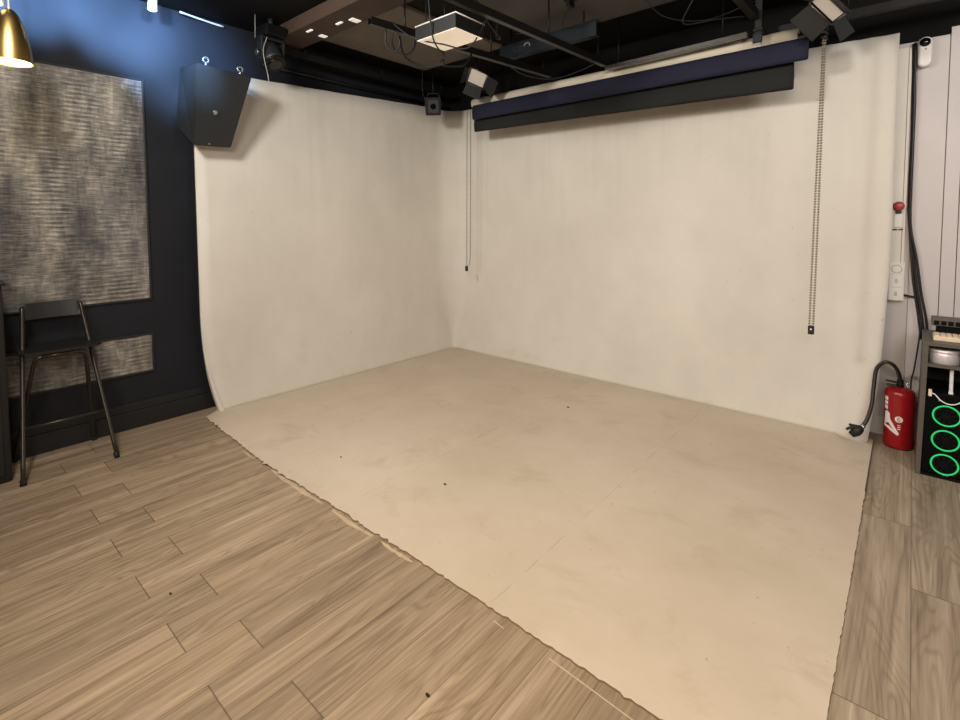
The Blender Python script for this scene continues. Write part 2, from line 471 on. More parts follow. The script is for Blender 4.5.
# torn strips of painted paper left along the front edge
def scrap(x0, x1, w, seed, label, yoff=0):
    rnd = random.Random(seed); n = 16
    up = [(x0 + (x1 - x0) * i / n, 1.487 + yoff + rnd.uniform(-.004, .004)) for i in range(n + 1)]
    dn = [(x0 + (x1 - x0) * i / n, 1.487 + yoff - w * math.sin(PI * (i + .4) / (n + .8)) ** .5 * rnd.uniform(.7, 1.1)) for i in range(n, -1, -1)]
    bm = bmesh.new(); bm_poly(bm, up + dn, .0, .003)
    bmesh.ops.triangulate(bm, faces=[f for f in bm.faces if len(f.verts) > 4])
    tag(obj('torn_paper_strip', bm, M['tape']), label, 'paper scrap', 'torn strips along the painted floor edge')
scrap(-2.93, -2.36, .03, 1, 'longest torn pale strip on the planks at the left part of the floor edge', .0)
scrap(-2.27, -1.93, .026, 2, 'torn pale strip on the planks at the middle of the painted floor edge')
scrap(-1.86, -1.64, .02, 3, 'torn pale strip nearest the camera on the painted floor edge', .004)
scrap(-3.33, -3.15, .016, 4, 'short torn pale strip nearest the stool end of the floor edge', .0)
def gluemark(pts, label):
    bm = bmesh.new()
    a = Vector((*pts[0], 0)); b = Vector((*pts[1], 0)); d = (b - a).normalized(); nrm = Vector((-d.y, d.x, 0)) * .0026
    q = [a + nrm, b + nrm * .6, b - nrm * .6, a - nrm]
    bm_poly(bm, [(v.x, v.y) for v in q], 0, .0012)
    tag(obj('glue_line', bm, M['tape']), label, 'mark', 'pale glue lines on the planks')
gluemark([(-.905, 1.466), (-.45, 1.44)], 'long thin pale line on the planks at bottom centre beside the floor edge')
gluemark([(-1.155, 1.468), (-1.105, 1.464)], 'short pale dash on the planks in front of the painted floor edge')

def crumb(x, y, z, r, label, seed):
    rnd = random.Random(seed); bm = bmesh.new()
    bmesh.ops.create_icosphere(bm, subdivisions=1, radius=r)
    for v in bm.verts: v.co = Vector((v.co.x * 1.6, v.co.y, v.co.z * .5)) * rnd.uniform(.7, 1.2) + Vector((x, y, z + r * .35))
    tag(obj('debris_crumb', bm, M['rubber']), label, 'debris', 'dark crumbs on the floor')
crumb(-2.056, 3.605, .009, .009, 'dark crumb far back on the pale painted floor', 1)
crumb(-2.728, 1.858, .009, .006, 'tiny dark crumb on the painted floor near its left front edge', 2)
crumb(-1.982, 2.061, .009, .007, 'thin dark crumb on the front half of the painted floor', 5)
crumb(-2.253, .686, 0, .006, 'small dark crumb on the wooden planks at lower left', 3)
crumb(-1.126, 1.083, 0, .007, 'dark crumb on the planks at the bottom centre of the picture', 4)

# ------------------------------------------------------------------ bar stool
def stool():
    t = thing('bar_stool', 'black folding bar stool with low backrest and steel tube legs', 'bar stool', (-4.1, .65, 0))
    A, B = Vector((-3.855, .418, 0)), Vector((-3.857, .891, 0))          # front feet
    Cc, D = Vector((-4.30, .43, 0)), Vector((-4.30, .86, 0))           # rear feet
    TL, TR = Vector((-4.232, .50, 1.0)), Vector((-4.232, .805, 1.0))
    m = M['stoolmetal']; r = .0125
    def on(P, Q, z): return P + (Q - P) * (z / Q.z)
    for P, Q in ((A, TL), (B, TR)):
        l = tube('leg', m, [P + Vector((0, 0, .012)), on(P, Q, .5), on(P, Q, .95), Q + Vector((-.008, .0, .0))], r, t, 4, 12)
        tube('foot_cap', M['rubber'], [P, P + (Q - P) * .035], .0165, l, 0, 12)
    # rear frame: inverted U bending under the front of the seat
    zt = .722
    for P, s in ((Cc, 1), (D, -1)):
        top = Vector((-3.99, P.y + s * .085, zt - .02))
        pts = [P + Vector((0, 0, .012))]
        d = (top - pts[0])
        pts += [pts[0] + d * .5, pts[0] + d * .88, pts[0] + d * .95, top + Vector((.004, s * .008, .008)), top + Vector((.012, s * .035, .02)), top + Vector((.014, s * .075, .022))]
        l = tube('leg', m, pts, r * .95, t, 6, 12)
        tube('foot_cap', M['rubber'], [P, P + d * .04], .016, l, 0, 12)
    tube('seat_support', m, [(-3.976, .545, .724), (-3.976, .745, .724)], r * .95, t, 0, 12)
    # footrest between the front legs
    p, q = on(A, TL, .30), on(B, TR, .30)
    tube('footrest', m, [p, q], .0095, t, 0, 12)
    p, q = on(A, TL, .735), on(B, TR, .735)
    tube('seat_pivot', m, [p + Vector((0, -.012, -.012)), q + Vector((0, .012, -.012))], .007, t, 0, 8)
    def seat(bm):
        P = [(-4.30, .485), (-4.27, .455), (-4.0, .445), (-3.965, .47), (-3.955, .65), (-3.965, .84), (-4.0, .865), (-4.27, .85), (-4.30, .82)]
        bm_poly(bm, P, .74, .756)
        bmesh.ops.bevel(bm, geom=[e for e in bm.edges if abs(e.verts[0].co.z - e.verts[1].co.z) < 1e-6], offset=.004, segments=2, affect='EDGES')
    part('seat', M['stoolseat'], t, seat)
    def back(bm):
        n = 12; g = []
        for i in range(n + 1):
            u = i / n; y = .497 + .311 * u
            x = -4.236 - .022 * math.sin(PI * u)
            zb = .925; zt = 1.0 + .03 * min(1, math.sin(PI * (u * .94 + .03)) * 3.2)
            g.append(((x + .018, y, zb), (x, y, zt), (x - .010, y, zt), (x + .008, y, zb)))
        V = [[bm.verts.new(c) for c in q] for q in g]
        for a, b in zip(V, V[1:]):
            for k in range(4):
                f = bm.faces.new((a[k], a[(k + 1) % 4], b[(k + 1) % 4], b[k]))
        bm.faces.new(V[0]); bm.faces.new(V[-1][::-1])
    part('backrest', M['stoolseat'], t, back)
stool()

# ------------------------------------------------------------------ tower loudspeaker, far left
def tower():
    t = thing('loudspeaker', 'tall black floor-standing loudspeaker cabinet at the left edge beside the stool', 'loudspeaker', (-4.12, .18, 0))
    box('cabinet', M['blackpaint'], (-4.27, -.02, .02), (-3.975, .386, 1.185), t, .008)
    box('base_plinth', M['blackpaint'], (-4.26, -.01, 0), (-3.98, .376, .022), t)
    box('top_plate', M['blackpaint'], (-4.285, -.03, 1.184), (-3.955, .40, 1.206), t, .006)
    box('front_grille', M['grille'], (-3.976, .005, .05), (-3.962, .352, 1.155), t, .004)
    part('woofer_ring', M['blackpaint'], t, lambda bm: bm_ring(bm, (-3.962, .18, .29), .125, .009, 'x'))
    part('woofer_cone', M['rubber'], t, lambda bm: bm_lathe(bm, [(.112, 0), (.1, .003), (.04, .004), (.03, .010), (.005, .016)], (-3.963, .18, .29), 28, 'x'))
tower()

# ------------------------------------------------------------------ hung wedge loudspeaker on the left wall
def wedge():
    t = thing('wall_loudspeaker', 'black tapered loudspeaker hung high over the left edge of the white backdrop', 'loudspeaker', (-4.05, 1.68, 2.1))
    f = [(-3.85, 1.472, 2.69), (-3.85, 1.884, 2.672), (-4.05, 1.792, 2.135), (-4.05, 1.508, 2.128)]
    b = [(-4.24, 1.50, 2.745), (-4.24, 1.80, 2.735), (-4.31, 1.74, 2.30), (-4.31, 1.475, 2.30)]
    def bd(bm):
        bm_hexa(bm, f + b); bmesh.ops.bevel(bm, geom=list(bm.edges), offset=.008, segments=2, affect='EDGES')
    part('cabinet', M['speaker'], t, bd)
    F = [Vector(p) for p in f]; n = (F[1] - F[0]).cross(F[3] - F[0]).normalized()
    if n.x < 0: n = -n
    def onf(u, v, k=0.0): 
        a = F[0].lerp(F[1], u); c = F[3].lerp(F[2], u); return a.lerp(c, v) + n * k
    u1, w1 = frame_for(n)
    # rigging eye bolts
    for c0 in (Vector((-3.872, 1.548, 2.706)), Vector((-3.872, 1.80, 2.694))):
        def eb(bm, c0=c0):
            bm_tube(bm, [c0 + Vector((-.005, 0, -.02)), c0 + Vector((0, 0, .006))], .009, 10)
            ring = [c0 + Vector((.012 * 0, .019 * math.cos(a), .024 + .019 * math.sin(a))) for a in [2 * PI * i / 18 for i in range(19)]]
            bm_tube(bm, ring, .0065, 8)
        part('eye_bolt', M['silver'], t, eb)
    c0 = onf(.43, .55, .0)
    def eb2(bm):
        bm_tube(bm, [c0 - n * .01, c0 + n * .008], .016, 16); bm_tube(bm, [c0 + n * .006, c0 + n * .018], .009, 6)
    part('bolt', M['silver'], t, eb2)
    c1 = onf(.40, .965, 0)
    part('screw', M['silver'], t, lambda bm: bm_tube(bm, [c1 - n * .005, c1 + n * .003], .005, 8))
    # wall bracket
    def br(bm):
        bm_box(bm, (XL, 1.63, 2.55), (XL + .012, 1.72, 2.72), .002)
        bm_tube(bm, [(XL + .01, 1.675, 2.66), (-4.25, 1.67, 2.64), (-4.2, 1.665, 2.6)], .014, 10)
    part('wall_bracket', M['blackmetal'], t, br)
wedge()

# ------------------------------------------------------------------ pendant lamp
def pendant():
    cx, cy, zb, zt = -3.7, .45, 2.43, 2.715
    t = thing('pendant_lamp', 'gold bell-shaped pendant lamp hanging at the top left', 'pendant lamp', (cx, cy, zb))
    prof = [(.094, zb), (.093, zb + .03), (.089, zb + .075), (.082, zb + .12), (.071, zb + .17), (.056, zb + .22), (.038, zb + .262), (.02, zt - .004), (.012, zt)]
    def shade(bm):
        bm_lathe(bm, prof, (cx, cy, 0), 48, cap=False)
        bm_lathe(bm, [(r - .003, z) for r, z in prof], (cx, cy, 0), 48, cap=False)
        n = 48
    part('shade', M['gold'], t, shade)
    part('bulb', M['bulb'], t, lambda bm: bm_lathe(bm, [(.004, zb + .1), (.05, zb + .08), (.086, zb + .012), (.084, zb + .004), (.05, zb - .004), (.004, zb - .006)], (cx, cy, 0), 32))
    tube('cord', M['greytube'], [(cx, cy, zt - .005), (cx, cy, ZC)], .005, t)
    part('ceiling_canopy', M['gold'], t, lambda bm: bm_lathe(bm, [(.05, ZC - .025), (.05, ZC)], (cx, cy, 0), 24))
pendant()

# white ceiling spots, upper left
def wspot(c, aim, label):
    t = thing('ceiling_spotlight', label, 'spotlight', c, 'small white ceiling spotlights')
    c = Vector(c); d = (Vector(aim)).normalized()
    part('housing', M['white'], t, lambda bm: bm_tube(bm, [c - d * .05, c - d * .045, c + d * .04, c + d * .045], lambda s: .026 + .006 * s, 20))
    part('lamp_face', M['lamphead'], t, lambda bm: bm_tube(bm, [c + d * .044, c + d * .049], .024, 20))
    tube('stem', M['white'], [c - d * .02, (c.x, c.y, ZC)], .007, t)
wspot((-4.06, 1.27, 3.10), (.15, -.1, -1), 'white spotlight on the ceiling above the tall woven panel')
wspot((-3.7, .41, 2.775), (.3, -.2, -1), 'white spotlight at the top left corner by the gold pendant')
tag(tube('strip_light', M['greytube'], [(-4.255, 1.52, 3.17), (-4.3, 1.72, 3.172), (-4.3, 1.87, 3.165)], .0075, None, 4), 'thin white unlit strip along the top of the dark left wall', 'strip light')

# ------------------------------------------------------------------ moving-head stage light
def moving_head():
    t = thing('moving_head_light', 'black moving head stage light hanging above the left backdrop wall', 'stage light', (-3.95, 2.1, 3.0))
    cx, cy = -3.95, 2.10
    box('base', M['blackmetal'], (cx - .1, cy - .09, 3.04), (cx + .1, cy + .09, 3.13), t, .012)
    tube('clamp', M['alu'], [(cx, cy, 3.12), (cx, cy, ZC)], .02, t)
    def yoke(bm):
        bm_box(bm, (cx - .04, cy - .105, 2.87), (cx + .04, cy - .08, 3.03), .008)
        bm_box(bm, (cx - .04, cy + .08, 2.87), (cx + .04, cy + .105, 3.03), .008)
        bm_box(bm, (cx - .04, cy - .105, 3.015), (cx + .04, cy + .105, 3.045), .008)
    part('yoke', M['blackpaint'], t, yoke)
    h = part('head', M['speaker'], t, lambda bm: bm_tube(bm, [(cx - .05, cy, 2.99), (cx - .04, cy, 2.975), (cx + .01, cy, 2.90), (cx + .03, cy, 2.87), (cx + .05, cy, 2.835)], lambda s: .05 + .03 * min(1, s * 3), 20))
    d = Vector((.03, 0, -.05)).normalized(); e = Vector((cx + .05, cy, 2.835))
    part('bezel', M['blackmetal'], h, lambda bm: bm_tube(bm, [e - d * .004, e + d * .012], .086, 20))
    part('lens', M['glass'], h, lambda bm: bm_tube(bm, [e + d * .01, e + d * .016, e + d * .022], lambda s: .06 - .02 * s, 20))
    part('side_knob', M['alu'], t, lambda bm: bm_tube(bm, [(cx + .0, cy - .105, 2.91), (cx, cy - .13, 2.91)], .024, 14))
    tube('power_cable', M['greyprint'], [(cx + .05, cy - .06, 3.03), (cx + .06, cy - .10, 2.9), (cx + .05, cy - .06, 2.72), (cx + .05, cy - .055, 2.66)], .004, t, 6, 6)
moving_head()
tag(tube('suspension_wire', M['greyprint'], [(-3.95, 1.97, ZC), (-3.95, 1.965, 3.02)], .003), 'thin pale cord hanging from the ceiling left of the moving head light', 'cord')

# small black box light at the back corner
def small_box():
    c = Vector((-3.84, 3.86, 2.765))
    t = thing('box_spotlight', 'small square black box light hanging above the far corner of the backdrop', 'spotlight', c)
    n = Vector((.62, -.74, -.25)).normalized(); u = Vector((.74, .62, 0)).normalized(); v = n.cross(u).normalized()
    if v.z > 0: v = -v
    def P(a, b, k): return c + u * a + v * b + n * k
    def hb(bm, a, b, k0, k1, oa=0, ob=0):
        bm_hexa(bm, [P(oa - a, ob - b, k1), P(oa + a, ob - b, k1), P(oa + a, ob + b, k1), P(oa - a, ob + b, k1), P(oa - a, ob - b, k0), P(oa + a, ob - b, k0), P(oa + a, ob + b, k0), P(oa - a, ob + b, k0)])
    part('housing', M['speaker'], t, lambda bm: hb(bm, .075, .085, -.11, .0))
    part('front_bezel', M['blackmetal'], t, lambda bm: [hb(bm, .08, .012, -.01, .012, 0, s * .08) for s in (-1, 1)] + [hb(bm, .012, .07, -.01, .012, s * .07, 0) for s in (-1, 1)])
    part('lens', M['glass'], t, lambda bm: bm_tube(bm, [P(0, 0, 0), P(0, 0, .008)], .03, 20))
    def yoke(bm):
        bm_tube(bm, [P(-.088, 0, -.05), P(-.088, -.06, -.05), P(-.05, -.13, -.05), P(.05, -.13, -.05), P(.088, -.06, -.05), P(.088, 0, -.05)], .008, 8)
    yb = part('yoke', M['blackmetal'], t, yoke)
    top = P(0, -.13, -.05)
    if top.z < c.z: top = P(0, .13, -.05)
    part('hanger_rod', M['blackmetal'], t, lambda bm: bm_tube(bm, [c + Vector((-.03, .03, .06)), (c.x - .03, c.y + .03, ZC)], .009, 8))
    tube('cable', M['rubber'], [(c.x - .1, c.y - .05, ZC), (c.x - .1, c.y - .06, 2.95), (c.x - .08, c.y - .03, 2.82)], .004, t, 5, 6)
small_box()

# ------------------------------------------------------------------ barn-door lights
def barndoor(name, label, c, u, v, lu, lv, flaps):
    c = Vector(c); u = Vector(u).normalized(); v = Vector(v).normalized(); n = u.cross(v).normalized()
    if n.y > 0: n = -n
    t = thing(name, label, 'studio light', c, 'studio lights with barn doors')
    def P(a, b, k=0): return c + u * a + v * b + n * k
    def slab_(bm, q, th):
        q = [Vector(p) for p in q]; m = (q[1] - q[0]).cross(q[3] - q[0]).normalized() * th
        bm_hexa(bm, q + [p - m for p in q])
    a, b = lu / 2, lv / 2
    part('reflector', M['reflector'], t, lambda bm: slab_(bm, [P(-a, -b, -.01), P(a, -b, -.01), P(a, b, -.01), P(-a, b, -.01)], -.006 if (P(1, 0) - P(0, 0)).cross(P(0, 1) - P(0, 0)).dot(n) < 0 else .006))
    def hous(bm):
        bm_hexa(bm, [P(-a - .012, -b - .012, 0), P(a + .012, -b - .012, 0), P(a + .012, b + .012, 0), P(-a - .012, b + .012, 0),
                     P(-a * .7, -b * .7, -.11), P(a * .7, -b * .7, -.11), P(a * .7, b * .7, -.11), P(-a * .7, b * .7, -.11)])
        bm.faces.ensure_lookup_table(); bmesh.ops.delete(bm, geom=[bm.faces[0]], context='FACES')
    o = part('housing', M['blackmetal'], t, hous)
    def bez(bm):
        for s in (-1, 1):
            bm_tube(bm, [P(-a - .01, s * (b + .01), .002), P(a + .01, s * (b + .01), .002)], .006, 6)
            bm_tube(bm, [P(s * (a + .01), -b - .01, .002), P(s * (a + .01), b + .01, .002)], .006, 6)
    part('bezel', M['alu'], t, bez)
    for side, ln, tilt in flaps:
        co, si = math.cos(math.radians(tilt)) * ln, math.sin(math.radians(tilt)) * ln
        e = .010
        q = {'v-': [P(-a, -b - e), P(a, -b - e), P(a * 1.12, -b - e - co, si), P(-a * 1.12, -b - e - co, si)],
             'v+': [P(-a, b + e), P(a, b + e), P(a * 1.12, b + e + co, si), P(-a * 1.12, b + e + co, si)],
             'u+': [P(a + e, -b), P(a + e, b), P(a + e + co, b * 1.3, si), P(a + e + co, -b * 1.3, si)],
             'u-': [P(-a - e, -b), P(-a - e, b), P(-a - e - co, b * 1.3, si), P(-a - e - co, -b * 1.3, si)]}[side]
        part('barn_door', M['blackpaint'], t, lambda bm: slab_(bm, q, .003))
    # yoke and spigot up to the ceiling
    k = P(0, 0, -.08)
    part('hanger', M['blackmetal'], t, lambda bm: bm_tube(bm, [k, k + Vector((0, .02, .08)), (k.x, k.y + .03, ZC)], .012, 8, 3))
    return t
barndoor('barn_door_light', 'studio light with open black barn doors at the upper right above the long chain',
         (-.436, 3.917, 2.854), (.559, .465, -.686), (.802, -.470, .368), .177, .072, [('v-', .13, 28), ('u+', .13, 35), ('v+', .10, 55), ('u-', .10, 40)])
barndoor('barn_door_light', 'studio light with open black barn doors beside the left end of the cream roll',
         (-3.208, 3.835, 2.933), (.645, .657, -.390), (-.644, .287, -.710), .16, .138, [('v+', .11, 30), ('u+', .14, 35), ('u-', .08, 50)])

# ------------------------------------------------------------------ backdrop rolls
RY = 4.08
def rolls():
    x0, x1 = -3.50, -.62
    t = thing('backdrop_roll', 'long cream backdrop roll, topmost at the back wall', 'backdrop roll', (-2.05, RY + .09, 2.79), 'backdrop rolls on the back wall')
    def cr(bm):
        bm_tube(bm, [(x0 - .035, RY + .09, 2.787), (x0 - .025, RY + .09, 2.787), (-3, RY + .09, 2.787), (-2, RY + .09, 2.788), (-1, RY + .09, 2.79), (x1 + .0, RY + .09, 2.792)],
                lambda s: .056 if .006 < s else .035, 20)
    part('roll', M['cream'], t, cr)
    part('core_tube', M['alu'], t, lambda bm: bm_tube(bm, [(x0 - .05, RY + .09, 2.787), (x1 + .04, RY + .09, 2.792)], .018, 12))
    for lab, mat, y, xa, xb, zt, zb, rr in (
            ('navy blue rolled backdrop under the cream roll', 'navy', RY - .02, -3.453, -.548, 2.745, 2.60, .045),
            ('black rolled backdrop hanging lowest, under the navy one', 'blackcloth', RY + .05, -3.487, -.636, 2.625, 2.462, .04)):
        t = thing('backdrop_roll', lab, 'backdrop roll', ((xa + xb) / 2, y, zb), 'backdrop rolls on the back wall')
        def sheet(bm):
            prof = [(y, zt), (y - .012, zt - .02), (y - .016, (zt + zb) / 2), (y - .012, zb + .02), (y - .004, zb), (y + .02, zb + .004), (y + .034, (zt + zb) / 2), (y + .022, zt - .012)]
            N = 40; rows = []
            for i in range(N + 1):
                x = xa + (xb - xa) * i / N; dz = .004 * math.sin(i * .9) * math.sin(i * .31)
                tl = (.026 - .054 * i / N) if mat == 'blackcloth' else 0
                rows.append([bm.verts.new((x, yy, zz + (dz + tl if zz < zt - .05 else 0))) for yy, zz in prof])
            for a, b in zip(rows, rows[1:]):
                for k in range(len(prof)):
                    f = bm.faces.new((a[k], a[(k + 1) % len(prof)], b[(k + 1) % len(prof)], b[k])); f.smooth = True
            bm.faces.new(rows[0]); bm.faces.new(rows[-1][::-1])
        part('sheet', M[mat], t, sheet)
        part('bottom_bar', M['blackmetal'] if mat == 'blackcloth' else M[mat], t, lambda bm: bm_tube(bm, [(xa + .005, y + .004, zb + .004 + (.026 if mat == 'blackcloth' else 0)), (xb - .005, y + .004, zb + .004 - (.028 if mat == 'blackcloth' else 0))], .007, 8))
rolls()
# brackets that carry the rolls
for i, (x, lab) in enumerate(((-3.40, 'black bracket holding the left ends of the backdrop rolls'), (-.84, 'black drop bracket near the right end of the backdrop rolls'))):
    t = thing('roll_bracket', lab, 'bracket', (x, RY, ZC), 'brackets of the backdrop rolls')
    zb = 2.83 if i == 0 else 2.775
    box('hanger_plate', M['raildark'], (x - .022, RY - .03, zb), (x + .022, RY - .012, ZC), t, .003)
    box('cradle', M['raildark'], (x - .03, RY - .04, 2.85), (x + .03, RY + .16, 2.872), t, .004)
    box('clamp', M['bluesteel'], (x - .028, RY - .052, zb - .005), (x + .028, RY - .03, zb + .06), t, .003)

# ------------------------------------------------------------------ chains
def chain(x, y, zt, zb, gap, mat, label, bead, weight_w, twist):
    t = thing('pull_chain', label, 'pull chain', (x, y, zb), 'pull chains of the backdrop rolls')
    def loop(bm, s):
        step = bead * 2.25; n = int((zt - zb - .05) / step)
        if True:
            for i in range(n):
                z = zt - i * step
                g = gap * (.45 + .55 * min(1, (zt - z) / 1.2)) if twist else gap
                xx = x + s * g / 2 - .02 * (zt - z) / 1.9
                if not twist and s > 0 and z < zb + .2:
                    k = (zb + .2 - z) / .2; xx -= gap * .85 * k * k
                r = bmesh.ops.create_icosphere(bm, subdivisions=1, radius=bead)
                for v in r['verts']: v.co += Vector((xx, y, z))
                for f in {f for v in r['verts'] for f in v.link_faces}: f.smooth = True
    for s in (-1, 1): part('bead_strand', mat, t, lambda bm: loop(bm, s))
    xw = x - (gap / 2 if not twist else .0) - .02
    part('chain_weight', M['rubber'], t, lambda bm: bm_box(bm, (xw - weight_w, y - weight_w * .7, zb), (xw + weight_w, y + weight_w * .7, zb + .058), .005))
    return t
c1 = chain(-.455, 4.0, 2.70, .782, .021, M['beadcream'], 'long pale bead chain hanging at the right in front of the back wall', .0076, .017, True)
c1w = part('chain_coupling', M['white'], c1, lambda bm: bm_tube(bm, [(-.474, 3.983, .818), (-.474, 3.987, .818)], .0055, 10))
part('coiled_top', M['rubber'], c1, lambda bm: bm_tube(bm, [(-.455 + .016 * math.cos(a), 4.0 + .016 * math.sin(a), 2.755 - .008 * a / 1.5) for a in [i * .5 for i in range(32)]], .006, 6))
c2 = chain(-3.63, 4.2, 2.74, .985, .052, M['beadgrey'], 'thin double pull cord hanging at the back left corner', .0062, .015, False)

# ------------------------------------------------------------------ overhead structure
def board(label, mat, lo, hi, seed):
    tag(box('ceiling_board', mat, lo, hi, None, .003), label, 'ceiling board', 'boards under the open ceiling')
board('tan ceiling board above the left backdrop wall behind the brown beam', M['board_tan'], (-3.98, 2.485, ZC - .03), (-2.93, 3.87, ZC), 1)
board('grey ceiling board at the top centre with a black hook', M['board_grey'], (-2.5, 1.9, ZC - .03), (-1.1, 3.93, ZC), 2)
t = thing('ceiling_beam', 'brown boxed beam crossing the ceiling above the left backdrop wall', 'beam', (-3.0, 2.2, 3.08))
box('beam_box', M['brown'], (-4.32, 2.21, 3.09), (-1.6, 2.48, ZC), t, .006)
for i, (x, y, w, d, lab) in enumerate(((-3.672, 2.285, .075, .022, 'white dash-shaped clip at left on the brown beam'), (-3.695, 2.425, .05, .06, 'white square clip at left on the brown beam'),
                                     (-3.365, 2.357, .075, .022, 'white dash-shaped clip at right on the brown beam'), (-3.23, 2.406, .055, .08, 'larger white square clip at right on the brown beam'))):
    tag(box('beam_clip', M['clip'], (x - w / 2, y - d / 2, 3.083), (x + w / 2, y + d / 2, 3.0905), None, .002), lab, 'clip', 'white clips on the brown beam')

def cchan(bm, a, b, w, h, th, up=Vector((0, 0, 1))):
    """C profile between two points, open side up"""
    a = Vector(a); b = Vector(b); d = (b - a).normalized(); s = d.cross(up).normalized()
    def bar(o0, o1, z0, z1):
        bm_hexa(bm, [a + s * o0 + up * z0, a + s * o1 + up * z0, a + s * o1 + up * z1, a + s * o0 + up * z1,
                     b + s * o0 + up * z0, b + s * o1 + up * z0, b + s * o1 + up * z1, b + s * o0 + up * z1])
    bar(-w / 2, w / 2, 0, th); bar(-w / 2, -w / 2 + th, th, h); bar(w / 2 - th, w / 2, th, h)
def rail(label, a, b, w=.045, h=.05, rods=(.15, .6, .95), web='railsteel', side='raildark'):
    t = thing('ceiling_rail', label, 'ceiling rail', a, 'black rails hung under the ceiling')
    A = Vector(a); B = Vector(b)
    part('rail_web', M[web], t, lambda bm: cchan(bm, a, b, w * .86, .006, .005))
    def sides(bm):
        d = (B - A).normalized(); s = d.cross(Vector((0, 0, 1))).normalized()
        for k in (-1, 1):
            o0, o1 = k * w / 2, k * (w / 2 - .004)
            up = Vector((0, 0, 1))
            bm_hexa(bm, [A + s * o0, A + s * o1, A + s * o1 + up * h, A + s * o0 + up * h, B + s * o0, B + s * o1, B + s * o1 + up * h, B + s * o0 + up * h])
    part('rail_flange', M[side], t, sides)
    for r in rods:
        p = A.lerp(B, r)
        tube('hanger_rod', M['blackmetal'], [p, (p.x, p.y, topz(p.x, p.y))], .006, t, 0, 8)
    return t
rail('black ceiling rail from the tan board to the roll, left of the lamp box', (-2.70, 2.13, 2.84), (-2.50, 4.02, 2.845))
rail('long black ceiling rail right of the hanging lamp box, ending at the roll', (-2.06, 2.0, 2.83), (-1.97, 4.02, 2.835), .04, .05)
rail('dark ceiling rail at the right leading to the drop bracket', (-.90, 2.6, 2.95), (-.86, 4.03, 2.93), .05, .06, (.2, .7), 'raildark')
rail('silver rail lying lengthwise above the navy backdrop', (-1.95, RY - .06, 2.80), (-.90, RY - .06, 2.818), .05, .028, (.1, .85), 'alu', 'railsteel')
rail('thin dark rail along the top of the left backdrop wall', (-4.12, 2.3, 3.0), (-4.12, 4.5, 3.0), .05, .06, (.1, .5, .9), 'raildark')
rail('thin dark rail running above the upper right barn door light', (-.75, 4.25, 2.86), (.55, 4.25, 2.86), .05, .05, (.3, .9), 'raildark')
tag(tube('conduit_pipe', M['raildark'], [(-4.314, 2.2, 2.93), (-4.314, 4.6, 2.93)], .018), 'dark conduit pipe along the wall just above the left backdrop', 'pipe')
# joists in the dark part of the ceiling
for i, x in enumerate((-1.0, -.55, -.1, .35)):
    tag(box('ceiling_joist', M['raildark'], (x - .02, 2.4, ZC - .06), (x + .02, 4.62, ZC), None, .004),
        ('black ceiling joist farthest left, right of the grey board', 'black ceiling joist second from the grey board', 'black ceiling joist above the upper right barn door light', 'black ceiling joist at the right end above the wall camera')[i], 'joist', 'black ceiling joists')

# cables draped around the rails
def cable(label, pts, r=.0055):
    tag(tube('ceiling_cable', M['rubber'], pts, r, None, 8, 6), label, 'cable', 'loose cables under the ceiling')
cable('black cable looping below the right dark rail near the drop bracket', [(-.93, 3.2, 2.95), (-1.1, 3.4, 2.88), (-1.2, 3.65, 2.88), (-1.05, 3.85, 2.93), (-.9, 3.95, 2.94)], .005)
cable('thin black cable strung from the grey board to the drop bracket', [(-1.5, 3.6, 3.17), (-1.4, 3.8, 3.03), (-1.15, 3.95, 2.98), (-.86, 4.02, 3.05)], .004)
# blue-grey steel channel with a sticker
t = thing('steel_channel', 'blue-grey steel channel with a pale sticker above the backdrop rolls', 'steel beam', (-2.2, 3.6, 2.95))
def chn(bm):
    bm_box(bm, (-2.75, 3.60, 2.955), (-1.83, 3.606, 3.065)); bm_box(bm, (-2.75, 3.60, 2.95), (-1.83, 3.66, 2.956)); bm_box(bm, (-2.75, 3.60, 3.063), (-1.83, 3.66, 3.069))
part('channel', M['bluesteel'], t, chn)
def sticker(bm):
    y0, y1 = 3.597, 3.5995
    for (xa, za, xb, zb) in ((-2.60, 2.985, -2.595, 3.03), (-2.60, 2.985, -2.55, 2.99), (-2.60, 3.026, -2.55, 3.03), (-2.60, 3.006, -2.56, 3.01), (-2.54, 2.985, -2.535, 3.03), (-2.54, 3.026, -2.51, 3.03), (-2.512, 2.985, -2.507, 3.03)):
        bm_box(bm, (xa, y0, za), (xb, y1, zb))
part('sticker_print', M['railsteel'], t, sticker)
part('swirl_print', M['greyprint'], t, lambda bm: bm_tube(bm, [(-2.46 + .028 * math.cos(a), 3.597, 3.02 + .018 * math.sin(a)) for a in [-.6 + i * .3 for i in range(14)]], .004, 6))
for k, x in enumerate((-2.65, -1.95)):
    tube('hanger_rod', M['blackmetal'], [(x, 3.63, 2.955), (x, 3.63, topz(x, 3.63))], .006, t, 0, 8)

